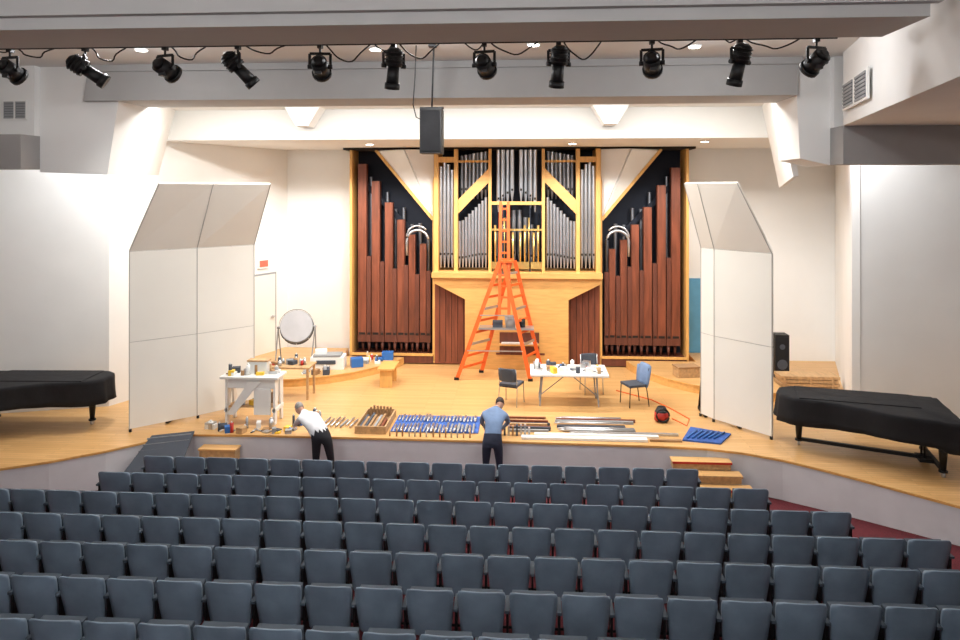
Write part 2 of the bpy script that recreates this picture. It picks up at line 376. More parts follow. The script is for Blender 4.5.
for s in(-1,1):
    X=lambda a,c:(min(s*a,s*c),max(s*a,s*c))
    bx(*X(2.25,4.62),19.95,20.15,ZB,6.66,'organblack')
    bx(*X(4.57,4.64),19.2,20.12,ZB,6.66,'oak')
    bx(*X(2.22,2.32),19.2,20.0,ZB,6.66,'oak')
    bx(*X(2.3,4.57),19.15,19.9,ZB,ZB+0.22,'mah2')
    bx(*X(2.3,4.57),19.13,19.2,ZB+0.2,ZB+0.26,'oak')
    # white sound reflector between side bay and case, tilted and folded, rising to the ceiling
    b.slab([(OC+s*3.9,19.35,6.66),(OC+s*3.05,18.95,6.66),(OC+s*2.3,19.35,4.78)],0.06,'white',s)
    b.slab([(OC+s*3.05,18.95,6.66),(OC+s*2.3,19.2,6.66),(OC+s*2.3,19.35,4.78)],0.06,'wall',s)
    b.beam((OC+s*3.92,19.30,6.66),(OC+s*2.32,19.30,4.74),0.08,0.12,'oak')
    b.beam((OC+s*4.5,19.75,5.9),(OC+s*2.9,19.75,4.3),0.14,0.1,'organblack')
    big=[(4.33,6.28,0.235),(3.95,5.80,0.225),(3.58,5.20,0.215),(3.24,4.72,0.20),(2.93,4.30,0.18),(2.62,4.05,0.17)]
    for k,(x,zt,w) in enumerate(big):
        zt+= -0.12 if s>0 else 0
        woodpipe(s*x,19.5,w,ZB+0.22,zt)
    fr=[(4.14,3.7),(3.765,3.55),(3.41,3.35),(3.085,3.45),(2.775,3.2),(2.46,3.3)]
    for x,zt in fr: woodpipe(s*x,19.42,0.11,ZB+0.22,zt,'mah2')
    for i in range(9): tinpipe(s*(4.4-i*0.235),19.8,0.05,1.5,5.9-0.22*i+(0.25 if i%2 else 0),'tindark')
    pts=[]
    for i in range(13):
        a=math.pi*i/12*0.95; pts.append((OC+s*(2.72+0.30*math.cos(a)),19.1,4.15+0.30*math.sin(a)))
    b.tube([(OC+s*3.02,19.12,3.75)]+pts,0.035,'alu',8)
    pts=[(p[0],p[1]-0.03,p[2]+0.12) for p in pts[:11]]; b.tube(pts,0.025,'tin',8)
    bx(*X(2.13,2.25),18.95,19.95,3.3,6.66,'oak')
    bx(*X(1.60,1.70),18.95,19.2,3.3,6.66,'oak')
    bx(*X(0.68,0.76),18.9,19.1,3.3,6.66,'oak')
    bx(*X(0.34,0.38),18.95,19.0,3.3,6.66,'organblack')
    for i in range(4): tinpipe(s*(1.765+i*0.105),19.12,0.048,3.42,[6.1,6.25,6.35,6.2][i])
    b.xprism([(OC+s*1.6,6.3),(OC+s*2.13,6.3),(OC+s*2.13,6.45),(OC+s*1.6,6.45)],19.0,19.05,'oak')
    for i in range(9): tinpipe(s*(0.84+i*0.09),19.1,0.04,3.42,5.35-0.09*i if i<8 else 4.7)
    b.slab([(OC+s*1.6,19.0,4.90),(OC+s*1.6,19.0,5.28),(OC+s*0.72,19.0,6.18),(OC+s*0.72,19.0,5.80)],0.07,'oakx',1)
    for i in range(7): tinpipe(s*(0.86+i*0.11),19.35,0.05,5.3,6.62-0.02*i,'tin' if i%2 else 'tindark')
    bx(*X(0.76,1.6),19.0,19.06,6.3,6.36,'oak')
    for i in range(4): tinpipe(s*(0.12+i*0.125),19.0+0.05*(i%2),0.055,5.25-0.1*i,6.64)
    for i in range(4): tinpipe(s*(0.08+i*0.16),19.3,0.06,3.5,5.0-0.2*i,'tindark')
    for k in range(5):
        b.cyl((OC+s*(0.1+0.12*k),18.98,3.5),(OC+s*(0.1+0.12*k),18.98,4.4+0.2*(k%3)),0.018,0.035,8,'brass')
    bx(*X(1.38,2.25),19.15,19.4,ZB,3.1,'mah')
    for i in range(5): bx(*X(1.45+i*0.165,1.46+i*0.165),19.135,19.15,ZB+0.05,3.05,'dark')
bx(-2.25,2.25,19.95,20.15,ZB,6.66,'organblack')
bx(-1.7,1.7,19.85,19.94,3.4,6.5,'organblack')
bx(-0.75,0.75,18.92,19.0,5.15,5.24,'oak'); bx(-0.75,0.75,18.92,19.0,4.45,4.5,'brass'); bx(-0.7,0.7,18.95,19.1,3.42,3.6,'brass')
bx(-2.27,2.27,18.6,19.95,3.2,3.34,'oakx')
b.xprism([(OC-2.25,3.2),(OC+2.25,3.2),(OC+2.25,3.06),(OC+1.38,2.62),(OC+1.38,ZB-0.028),(OC-1.38,ZB-0.028),(OC-1.38,2.62),(OC-2.25,3.06)],18.72,19.15,'oakx')
bx(-0.55,0.75,18.70,18.72,1.15,1.2,'mah2')
bx(-0.45,0.6,18.66,18.72,1.2,1.75,'mah2')
bx(-0.45,0.6,18.5,18.72,1.43,1.47,'oak'); bx(-0.4,0.55,18.52,18.7,1.47,1.50,'white')
b.build("pipe_organ")
b=MB(); b.box(-5.0,4.6,19.1,20.18,6.66,6.72,'dark'); b.build("trim_1")

# ------------------------------------------------------------------ step ladder
b=MB()
Af=Vector((-0.62,17.75,3.72)); Ab=Vector((-0.34,18.15,3.72))
feet=[Vector((-1.70,17.62,SZ)),Vector((-1.12,18.38,SZ))]; feet2=[Vector((0.16,17.62,SZ)),Vector((0.48,18.38,SZ))]
for top,foot in((Af,feet[0]),(Ab,feet[1]),(Af+Vector((0.1,0,0)),feet2[0]),(Ab+Vector((0.1,0,0)),feet2[1])):
    b.beam(foot,top,0.10,0.05,'orange'); b.cb(foot+Vector((0,0,0.035)),(0.12,0.1,0.06),'blackm')
for i in range(1,10):
    t=i/10
    b.beam(feet[0].lerp(Af,t),feet[1].lerp(Ab,t),0.06,0.03,'alu' if i%3==0 else 'orange')
    b.beam(feet2[0].lerp(Af+Vector((0.1,0,0)),t),feet2[1].lerp(Ab+Vector((0.1,0,0)),t),0.06,0.03,'alu' if i%3==0 else 'orange')
b.cb((-0.43,17.95,3.74),(0.34,0.5,0.06),'orange')
for dx in(-0.12,0.12): b.beam((-0.5+dx,17.7,2.4),(-0.5+dx*0.8,17.9,5.25),0.08,0.04,'orange')
for i in range(10): b.beam((-0.61,17.72+i*0.02,2.55+i*0.28),(-0.39,17.72+i*0.02,2.55+i*0.28),0.05,0.04,'orange')
for z,f in((1.5,0.25),(2.4,0.55)):
    b.beam(feet[0].lerp(Af,f)+Vector((0,-0.03,0)),feet2[0].lerp(Af,f)+Vector((0,-0.03,0)),0.02,0.03,'alu')
b.box(-1.15,0.25,17.75,18.15,2.0,2.045,'alu')
b.cyl((-0.35,17.9,2.045),(-0.35,17.9,2.33),0.12,0.15,14,'grey'); b.cyl((-0.05,17.95,2.045),(-0.05,17.95,2.25),0.08,0.08,12,'blackm')
b.box(-0.8,-0.55,17.85,18.05,2.045,2.2,'dgrey')
b.build("step_ladder")

# ------------------------------------------------------------------ grand pianos (covered)
def piano(name, cx, cy, rz, mir=1, truck=False):
    b=MB(); T=Matrix.Translation((cx,cy,SZ))@Matrix.Rotation(rz,4,'Z')@Matrix.Diagonal((mir,1,1,1))
    out=[(1.38,0.78),(0.6,0.78),(-0.4,0.78),(-1.15,0.76),(-1.33,0.62),(-1.38,0.35),(-1.34,0.08),(-1.18,-0.1),(-0.85,-0.18),(-0.45,-0.24),(-0.05,-0.42),(0.3,-0.64),(0.7,-0.75),(1.38,-0.78)]
    pts=[]
    n=len(out)
    for i in range(n):
        a=Vector(out[i]);c=Vector(out[(i+1)%n]); k=max(1,int((c-a).length/0.09))
        for j in range(k): pts.append(a.lerp(c,j/k))
    cen=Vector((0.2,0.05)); N=len(pts); rings=[]
    prof=[(1.0,0.96),(0.985,0.995),(0.93,1.005),(0.80,1.01),(0.64,1.02),(0.54,1.03)]
    rings.append([T@Vector((*(cen+(p-cen)*0.9),1.005)) for p in pts])
    for zi,(z,sc_) in enumerate(prof):
        ring=[]
        for j,p in enumerate(pts):
            fold=1+0.016*math.sin(j*1.3+1.5*math.sin(j*0.37))*(zi/5.0)*(1.3)
            q=cen+(p-cen)*sc_*fold
            zz=z - (0.03*math.sin(j*0.21) if zi==5 else 0)
            if p.x>1.0 and zi>=1: zz-=0.02*zi*0.6
            if p.x>1.05 and zi==0: zz-=0.03
            ring.append(T@Vector((q.x,q.y,zz)))
        rings.append(ring)
    b.loft(rings,'black',True,True)
    b.box(-1.05,0.9,-0.12,0.7,1.0,1.018,'black',T)
    for lx,ly in((1.1,0.55),(1.1,-0.55),(-1.0,0.35)):
        p=T@Vector((lx,ly,0.12)); q=T@Vector((lx,ly,0.66)); b.cyl(p,q,0.045,0.085,10,'blackm')
        b.cyl(T@Vector((lx,ly,0.09)),p,0.07,0.07,10,'blackm')
        b.cyl(T@Vector((lx-0.02,ly,0.05)),T@Vector((lx+0.02,ly,0.05)),0.05,0.05,12,'alu')
    for a,c in(((1.1,0.55),(1.1,-0.55)),((1.1,0.0),(-1.0,0.35)))if truck else ():
        b.beam(T@Vector((*a,0.12)),T@Vector((*c,0.12)),0.06,0.06,'blackm')
    for dy in(-0.1,0.1): b.cyl(T@Vector((0.95,dy,0.12)),T@Vector((0.95,dy,0.6)),0.018,None,8,'blackm')
    b.box(0.86,1.08,-0.16,0.16,0.08,0.14,'blackm',T)
    for dy in(-0.08,0,0.08): b.box(1.08,1.2,dy-0.02,dy+0.02,0.09,0.1,'brass',T)
    return b.build(name)
piano("grand_piano",-9.8,13.4,math.radians(3),-1)
piano("grand_piano",6.05,12.95,math.radians(-14),1,True)

# ------------------------------------------------------------------ stage lights on bar
b=MB()
b.cyl((-7.3,9.0,7.46),(3.9,9.0,7.46),0.024,None,10,'blackm'); b.cyl((-5.6,9.05,7.56),(0.0,9.05,7.56),0.018,None,8,'blackm')
for x in(-6.3,-4.2,-2.1,0.0,2.1,3.4): b.cyl((x,9,7.46),(x,9,7.838),0.012,None,6,'blackm'); b.box(x-0.05,x+0.05,8.95,9.05,7.8,7.838,'blackm')
def loop(x0,x1,z0,sag):
    return [(x0+(x1-x0)*i/14,9.0+0.05*math.sin(i),z0-sag*math.sin(math.pi*i/14)) for i in range(15)]
LX=[-6.9,-5.85,-4.75,-3.76,-2.66,-1.69,-0.51,0.44,1.62,2.71,3.65]
for i in range(10):
    b.tube(loop(LX[i]+0.05,LX[i]+0.55+0.3*random.random(),7.48,0.12+0.16*random.random()),0.011,'blackm',5)
    b.tube(loop(LX[i]-0.35,LX[i]+0.1,7.58,0.08+0.14*random.random()),0.010,'blackm',5)
b.build("lighting_bar")
def fixture(x,aim,long=True):
    b=MB(); aim=Vector(aim).normalized(); P=Vector((x,9.0,7.16)); side=aim.cross(Vector((0,0,1))).normalized()
    b.box(x-0.03,x+0.03,8.96,9.04,7.40,7.50,'blackm'); b.cyl((x,9,7.32),(x,9,7.41),0.015,None,8,'blackm')
    w=0.135
    b.beam(Vector((x,9,7.33))-side*w,Vector((x,9,7.33))+side*w,0.035,0.02,'blackm')
    for s in(-1,1):
        b.beam(P+side*w*s,Vector((x,9,7.33))+side*w*s,0.035,0.012,'blackm'); b.cyl(P+side*s*0.10,P+side*s*0.16,0.03,None,8,'blackm')
    if long:
        b.cyl(P-aim*0.24,P-aim*0.2,0.05,0.10,16,'blackm'); b.cyl(P-aim*0.2,P+aim*0.0,0.105,0.115,16,'blackm')
        for k in range(4): b.cyl(P-aim*(0.18-0.045*k),P-aim*(0.165-0.045*k),0.122,None,16,'blackm')
        b.cyl(P,P+aim*0.26,0.075,0.085,16,'blackm'); b.cyl(P+aim*0.22,P+aim*0.30,0.10,0.10,16,'blackm')
    else:
        b.cyl(P-aim*0.17,P-aim*0.12,0.05,0.095,16,'blackm'); b.cyl(P-aim*0.12,P+aim*0.12,0.105,0.11,16,'blackm')
        b.cyl(P+aim*0.12,P+aim*0.17,0.13,0.13,16,'blackm'); b.box(x-0.04,x+0.04,8.9,8.98,7.05,7.12,'blackm')
    return b.build("stage_spotlight")
aims=[((0.2,0.8,-0.4),0),((0.75,0.35,-0.55),1),((0.3,0.85,-0.35),0),((0.6,0.35,-0.7),1),((-0.1,0.9,-0.4),0),((-0.12,0.25,-0.95),1),((0.2,0.9,-0.3),0),((-0.08,0.3,-0.9),1),((0.2,0.85,-0.4),0),((-0.15,0.3,-0.9),1),((-0.3,0.8,-0.5),0)]
for x,(a,l) in zip(LX,aims): fixture(x,a,l)

# hanging loudspeaker
b=MB(); b.box(-1.62,-1.28,10.8,11.15,6.12,6.82,'blackm'); b.box(-1.6,-1.3,10.78,10.8,6.15,6.79,'black')
b.box(-1.64,-1.26,10.95,11.0,6.82,6.86,'blackm')
b.cyl((-1.62,10.97,6.5),(-1.62,10.97,6.5+0.36),0.01,None,6,'blackm'); b.cyl((-1.45,10.97,6.86),(-1.42,10.97,7.835),0.014,None,8,'blackm')
b.tube([(-1.7,10.97,7.835),(-1.72,10.97,7.3),(-1.75,10.97,6.9),(-1.7,10.97,6.7),(-1.6,11.0,6.65)],0.01,'blackm',6)
b.box(-1.5,-1.38,10.9,11.03,7.8,7.838,'blackm')
b.build("hanging_loudspeaker",0.008)

# ------------------------------------------------------------------ furniture on stage
def stack_chair(name,cx,cy,rz,jacket=False,z0=SZ+0.002):
    b=MB(); T=Matrix.Translation((cx,cy,z0))@Matrix.Rotation(rz,4,'Z')
    P=lambda *p: T@Vector(p)
    for s in(-1,1):
        b.tube([P(s*0.22,-0.22,0),P(s*0.21,-0.2,0.43),P(s*0.21,-0.1,0.445),P(s*0.21,0.2,0.44)],0.012,'alu' if not jacket else 'blackm',6)
        b.tube([P(s*0.22,0.26,0),P(s*0.21,0.2,0.42),P(s*0.2,0.22,0.6),P(s*0.2,0.27,0.84)],0.012,'alu' if not jacket else 'blackm',6)
    b.beam(P(-0.21,0.2,0.42),P(0.21,0.2,0.42),0.02,0.02,'blackm')
    b.cb(P(0,0,0.46),(0.44,0.43,0.05),'dgrey',rz)
    rings=[]
    for z,w in((0.55,0.17),(0.58,0.2),(0.72,0.21),(0.82,0.2),(0.85,0.17)):
        y=0.2+(z-0.5)*0.2
        rings.append([P(x*w,y+0.03*(1-x*x),z) for x in(-1,-.5,0,.5,1)]+[P(x*w,y+0.03*(1-x*x)+0.03,z) for x in(1,.5,0,-.5,-1)])
    b.loft(rings,'dgrey',True)
    if jacket:
        rings=[]
        for z,w,d in((0.42,0.24,0.05),(0.55,0.25,0.06),(0.75,0.25,0.06),(0.87,0.23,0.05),(0.90,0.18,0.03)):
            y=0.2+(z-0.5)*0.2+0.02
            rings.append([P(math.cos(a)*w*(1+0.06*math.sin(5*a)),y+math.sin(a)*d,z) for a in[2*math.pi*k/16 for k in range(16)]])
        b.loft(rings,'shirtb',True)
        b.tube([P(-0.23,0.27,0.82),P(-0.28,0.28,0.6),P(-0.27,0.26,0.35)],0.05,'shirtb',8)
    return b.build(name)
stack_chair("stacking_chair",-0.28,15.75,math.radians(160))
stack_chair("stacking_chair",1.6,16.75,math.radians(10))
stack_chair("stacking_chair",2.45,15.85,math.radians(-70),True)

def clutter(b,x0,x1,y0,y1,z,n,seed,mx=0.2):
    r=random.Random(seed); ks=['white','grey','card','blue2','yellow','grey','dgrey','tan','alu','white','white','alu','dgrey','red']
    cols=max(1,int((x1-x0)/(mx+0.03)))
    for i in range(n):
        x=x0+(i%cols+0.5+0.5*(r.random()-0.5))*(x1-x0)/cols; y=y0+(y1-y0)*r.random(); k=r.choice(ks)
        if r.random()<0.3:
            rad=0.025+0.025*r.random(); h=0.06+0.16*r.random(); b.cyl((x,y,z),(x,y,z+h),rad,rad,12,k); b.cyl((x,y,z+h),(x,y,z+h+0.03),rad*0.5,rad*0.4,10,'white')
        elif r.random()<0.3:
            a=r.random()*3.1; L=0.06+0.07*r.random(); b.cyl((x-L*math.cos(a),y-L*0.6*math.sin(a),z+0.015),(x+L*math.cos(a),y+L*0.6*math.sin(a),z+0.015),0.014,0.012,8,k)
        else:
            w=mx*(0.4+0.6*r.random());d=0.08+0.12*r.random();h=0.02+0.11*r.random(); b.cb((x,y,z+h/2),(w,d,h),k,r.random()*1.0-0.5)
# folding table
b=MB(); zt=SZ+0.74
b.box(0.14,1.86,15.45,16.4,zt-0.045,zt,'white'); b.box(0.18,1.82,15.49,16.36,zt-0.06,zt-0.045,'grey')
for x in(0.35,1.65):
    for y in(15.6,16.25): b.beam((x,y,SZ+0.001),(x+(0.06 if x<1 else -0.06),y,zt-0.05),0.03,0.03,'grey')
    b.beam((x,15.6,SZ+0.12),(x,16.25,SZ+0.12),0.03,0.03,'grey'); b.beam((x,15.9,SZ+0.15),(1.0,15.9,zt-0.07),0.02,0.02,'grey')
b.build("folding_table",0.006)
b=MB(); clutter(b,0.2,1.8,15.6,16.3,zt+0.001,36,3,0.2); b.build("table_tools")
# white workbench
b=MB(); zt=SZ+0.98; ox,oy=-0.22,-0.2
b.box(-6.0+ox,-4.78+ox,14.15+oy,14.7+oy,zt-0.05,zt,'white')
for x in(-5.9+ox,-4.9+ox):
    b.slab([(x,14.2+oy,SZ),(x,14.3+oy,SZ),(x,14.42+oy,zt-0.05),(x,14.2+oy,zt-0.05)],0.05,'white'); b.slab([(x,14.6+oy,SZ),(x,14.68+oy,SZ),(x,14.68+oy,zt-0.05),(x,14.45+oy,zt-0.05)],0.05,'white')
    b.box(x-0.02,x+0.06,14.2+oy,14.68+oy,SZ+0.25,SZ+0.33,'white')
b.box(-5.9+ox,-4.85+ox,14.22+oy,14.27+oy,zt-0.25,zt-0.05,'white'); b.box(-5.88+ox,-4.88+ox,14.25+oy,14.65+oy,SZ+0.33,SZ+0.36,'tan'); b.slab([(-5.86+ox,14.2+oy,SZ+0.2),(-5.7+ox,14.2+oy,SZ+0.2),(-5.15+ox,14.2+oy,zt-0.1),(-5.4+ox,14.2+oy,zt-0.1)],0.03,'white')
b.box(-5.3+ox,-4.95+ox,14.2+oy,14.25+oy,SZ+0.2,zt-0.25,'white')
b.build("workbench",0.005)
b=MB(); clutter(b,-5.95+ox,-4.85+ox,14.28+oy,14.6+oy,zt+0.001,24,5,0.2)
b.cb((-5.3+ox,14.5+oy,zt+0.13),(0.4,0.2,0.25),'white'); b.cb((-5.3+ox,14.5+oy,zt+0.27),(0.44,0.22,0.03),'tan'); b.build("bench_tools")
b=MB(); clutter(b,-5.8+ox,-4.95+ox,14.33+oy,14.6+oy,SZ+0.362,10,9,0.2); b.build("shelf_tools")
b=MB(); clutter(b,-6.4,-4.55,13.5,13.85,SZ+0.001,34,12,0.2); clutter(b,-4.75,-4.2,13.9,14.6,SZ+0.001,9,31,0.22); b.build("floor_tools")
b=MB(); b.box(-5.9,-4.9,15.7,16.3,SZ+0.7,SZ+0.74,'tan')
for x in(-5.85,-4.95):
    for y in(15.75,16.25): b.beam((x,y,SZ),(x,y,SZ+0.7),0.05,0.05,'tan')
b.build("side_table",0.004)
b=MB(); clutter(b,-5.85,-4.95,15.85,16.2,SZ+0.741,14,15,0.2); b.build("side_table_tools")
# items on left riser
RZ=SZ+0.2
b=MB(); b.cb((-5.05,17.85,RZ+0.16),(0.85,0.5,0.32),'white',0.1); b.cb((-5.05,17.8,RZ+0.35),(0.7,0.4,0.06),'grey',0.1); b.cb((-5.25,17.85,RZ+0.42),(0.3,0.25,0.1),'white',0.3)
b.cb((-5.05,17.58,RZ+0.2),(0.5,0.02,0.1),'dgrey',0.1); b.build("white_equipment_case",0.01)
b=MB(); clutter(b,-5.6,-4.8,17.15,17.4,RZ+0.001,14,21,0.2); clutter(b,-4.3,-3.8,18.3,18.8,RZ+0.001,16,23,0.2); b.cb((-4.35,18.0,RZ+0.12),(0.3,0.25,0.22),'blue2',0.4); b.cb((-3.7,18.85,RZ+0.1),(0.3,0.25,0.2),'blue2',0.1); b.build("riser_tools")
b=MB()
b.box(-3.55,-3.15,16.75,17.55,SZ+0.42,SZ+0.47,'oakx')
for y in(16.85,17.45): b.box(-3.5,-3.2,y-0.03,y+0.03,SZ,SZ+0.42,'oak')
b.box(-3.4,-3.35,16.85,17.45,SZ+0.2,SZ+0.28,'oak'); b.build("wooden_bench",0.006)
# bass drum on stand
b=MB(); ax=Vector((0.25,-0.92,0.32)).normalized(); C=Vector((-6.0,18.2,1.90))
b.cyl(C,C+ax*0.3,0.42,0.42,36,'grey'); b.cyl(C+ax*0.3,C+ax*0.305,0.40,0.40,36,'drumhead'); b.cyl(C+ax*0.25,C+ax*0.325,0.445,0.445,36,'dgrey',False); b.cyl(C+ax*0.322,C+ax*0.33,0.405,0.405,36,'drumhead'); b.cyl(C-ax*0.02,C+ax*0.05,0.44,0.44,36,'dgrey')
sd=ax.cross(Vector((0,0,1))).normalized()
for i in range(8):
    a=2*math.pi*i/8; up=sd.cross(ax); o=(sd*math.cos(a)+up*math.sin(a))*0.435; b.cyl(C+o+ax*0.04,C+o+ax*0.28,0.012,None,6,'alu')
for s in(-1,1):
    base=Vector((C.x,C.y-0.1,RZ+0.03))+sd*0.45*s
    b.beam(C+sd*0.47*s+ax*0.15,base+Vector((0,-0.22,0)),0.025,0.025,'grey'); b.beam(C+sd*0.47*s+ax*0.15,base+Vector((0,0.25,0)),0.025,0.025,'grey')
    b.beam(base+Vector((0,-0.22,0)),base+Vector((0,0.25,0)),0.03,0.03,'grey')
    b.cyl(C+sd*0.41*s+ax*0.15,C+sd*0.50*s+ax*0.15,0.03,None,8,'grey')
b.beam(Vector((C.x,C.y-0.1,RZ+0.05))-sd*0.45,Vector((C.x,C.y-0.1,RZ+0.05))+sd*0.45,0.03,0.03,'grey')
b.build("bass_drum")
# right side
b=MB()
for i in range(5): b.box(6.05+0.03*(i%2),7.40-0.04*(i%2),16.9,17.4,SZ+0.001+i*0.085,SZ+0.07+i*0.085,'tan')
for x in(6.1,6.7,7.2): b.box(x,x+0.05,16.88,16.9,SZ,SZ+0.42,'tan')
b.build("stacked_wooden_platforms")
b=MB(); b.box(6.4,6.75,18.3,18.65,SZ,SZ+1.1,'blackm'); b.box(6.42,6.73,18.28,18.3,SZ+0.1,SZ+1.05,'black'); b.cyl((6.57,18.275,SZ+0.35),(6.57,18.28,SZ+0.35),0.13,None,20,'dgrey'); b.cyl((6.57,18.275,SZ+0.8),(6.57,18.28,SZ+0.8),0.07,None,20,'dgrey'); b.build("floor_loudspeaker",0.01)
b=MB(); b.cb((4.0,17.6,RZ+0.12),(0.55,0.35,0.24),'tan',0.2); b.cb((4.0,17.6,RZ+0.25),(0.58,0.38,0.03),'card',0.2); b.build("wooden_crate",0.005)
b=MB(); b.cyl((2.85,14.75,SZ+0.03),(2.85,14.75,SZ+0.2),0.15,0.14,18,'red'); b.cyl((2.85,14.75,SZ+0.2),(2.85,14.75,SZ+0.3),0.14,0.08,18,'blackm')
b.tube([(2.85+0.13*math.cos(a),14.6,SZ+0.16+0.13*math.sin(a)) for a in[math.pi*2*k/16 for k in range(17)]],0.02,'blackm',6)
for a in range(4): b.cyl((2.85+0.12*math.cos(a*1.57+.7),14.75+0.12*math.sin(a*1.57+.7),SZ),(2.85+0.12*math.cos(a*1.57+.7),14.75+0.12*math.sin(a*1.57+.7),SZ+0.05),0.02,None,8,'blackm')
b.build("shop_vacuum")

# ------------------------------------------------------------------ laid-out organ pipes
b=MB(); b.box(-2.65,-0.9,13.75,14.75,SZ+0.001,SZ+0.02,'blue')
b.build("blue_blanket",0.004)
b=MB(); r=random.Random(4); x=-2.58
while x<-0.95:
    for y0,LL in((13.66,0.5),(14.28,0.42)):
        rad=0.018+0.012*r.random(); L=LL*(0.75+0.3*r.random()); z=SZ+0.022+rad; dx=0.03*(r.random()-0.5)
        b.cyl((x,y0+0.05*r.random(),z),(x,y0+0.12,z),rad*0.3,rad,8,'alu'); b.cyl((x,y0+0.12,z),(x+dx,y0+L,z),rad,rad,8,r.choice(['alu','tin','tin','grey']))
    x+=0.075
b.build("metal_organ_pipes")
b=MB()
b.box(-3.30,-2.74,13.60,13.63,SZ+0.001,SZ+0.15,'tan'); b.box(-3.30,-2.74,14.70,14.73,SZ+0.001,SZ+0.15,'tan'); b.box(-3.33,-3.30,13.6,14.73,SZ+0.001,SZ+0.15,'tan'); b.box(-2.74,-2.71,13.6,14.73,SZ+0.001,SZ+0.15,'tan'); b.box(-3.3,-2.74,13.63,14.7,SZ+0.001,SZ+0.015,'card')
x=-3.27
while x<-2.80:
    L=0.6+0.4*r.random(); b.box(x,x+0.045,13.65,13.65+L,SZ+0.016,SZ+0.09+0.05*r.random(),r.choice(['tan','card','grey','dgrey','mah'])); x+=0.06
for i in range(7):
    x=-3.25+i*0.07; b.box(x,x+0.04,14.62,14.67,SZ+0.016,SZ+0.2+0.06*r.random(),'card')
b.build("pipe_crate")
b=MB()
for i in range(14):
    x=-2.62+i*0.12+0.03*r.random(); b.cyl((x,13.52,SZ+0.001),(x,13.52,SZ+0.10+0.10*r.random()),0.018,0.014,8,r.choice(['tan','alu','card','alu']))
b.build("small_wooden_pipes")
b=MB(); x=-0.72
while x<0.1:
    b.box(x,x+0.04,13.68,13.78,SZ+0.001,SZ+0.12+0.1*r.random(),r.choice(['tan','alu','card','dgrey'])); x+=0.08
for i in range(9): b.box(-0.35+0.08*r.random(),0.42+0.12*r.random(),13.9+i*0.1,13.95+i*0.1,SZ+0.001,SZ+0.05+0.02*(i%2),r.choice(['tan','card','mah','dgrey','grey']))
b.build("wooden_organ_pipes")
b=MB()
for i in range(8): 
    y=13.95+i*0.105; x0=0.6+0.1*r.random(); x1=2.0+0.4*r.random(); k=['alu','tin','dgrey','card','alu','grey','mah','tin'][i]
    if k in('alu','tin'): b.cyl((x0,y+0.03,SZ+0.035),(x0+0.15,y+0.03,SZ+0.035),0.01,0.033,8,k); b.cyl((x0+0.15,y+0.03,SZ+0.035),(x1,y+0.03,SZ+0.035),0.033,0.033,10,k)
    else: b.box(x0,x1,y,y+0.06,SZ+0.001,SZ+0.06,k)
b.build("long_organ_pipes")
b=MB(); b.box(0.2,2.6,13.70,13.80,SZ+0.001,SZ+0.04,'white'); b.box(-0.05,2.35,13.48,13.62,SZ+0.001,SZ+0.05,'white'); b.box(0.9,3.0,13.84,13.90,SZ+0.001,SZ+0.05,'alu'); b.box(2.4,3.0,13.52,13.6,SZ+0.001,SZ+0.04,'card'); b.build("white_boards",0.004)
b=MB(); b.slab([(3.02,13.6,SZ+0.001),(3.7,13.45,SZ+0.001),(4.05,14.0,SZ+0.001),(3.35,14.35,SZ+0.001)],0.03,'blue',1)
for i in range(6): b.cyl((3.12+i*0.1,13.65,SZ+0.05),(3.42+i*0.1,14.1-0.02*i,SZ+0.05),0.018,None,8,'blue2')
b.build("blue_packing_mat")
b=MB()
for i in range(7):
    x=-4.1+i*0.1; b.cyl((x,13.9+0.1*r.random(),SZ+0.03),(x+0.05,14.3+0.2*r.random(),SZ+0.03),0.02,None,8,r.choice(['alu','grey','tin']))
b.build("small_organ_pipes")
b=MB(); b.tube([(3.1,14.9,SZ+0.012),(3.3,14.45,SZ+0.012),(3.45,14.9,SZ+0.012),(3.2,15.6,SZ+0.012),(2.9,16.2,SZ+0.012),(2.2,16.9,SZ+0.012)],0.012,'orange',6)
b.build("extension_cable")

# ------------------------------------------------------------------ people
def skin_mesh(verts, edges, radii, sub=2):
    me=bpy.data.meshes.new("tmp"); me.from_pydata(verts,edges,[])
    o=bpy.data.objects.new("tmp",me); COL.objects.link(o)
    mod=o.modifiers.new("s",'SKIN'); mod.use_smooth_shade=True
    sv=me.skin_vertices[0].data
    for i,r_ in enumerate(radii): sv[i].radius=(r_,r_) if not isinstance(r_,tuple) else r_; sv[i].use_root=(i==0)
    m2=o.modifiers.new("ss",'SUBSURF'); m2.levels=sub; m2.render_levels=sub
    bpy.context.view_layer.update()
    dg=bpy.context.evaluated_depsgraph_get()
    res=bpy.data.meshes.new_from_object(o.evaluated_get(dg))
    bpy.data.objects.remove(o); return res
def segdist(p,a,c):
    ab=c-a; t=max(0,min(1,(p-a).dot(ab)/ab.length_squared)); return (p-(a+ab*t)).length
def frame(c,fwd,up):
    f=Vector(fwd).normalized(); x=f.cross(Vector(up)).normalized(); u=x.cross(f)
    return Matrix.Translation(c)@Matrix(((x.x,f.x,u.x),(x.y,f.y,u.y),(x.z,f.z,u.z))).to_4x4()
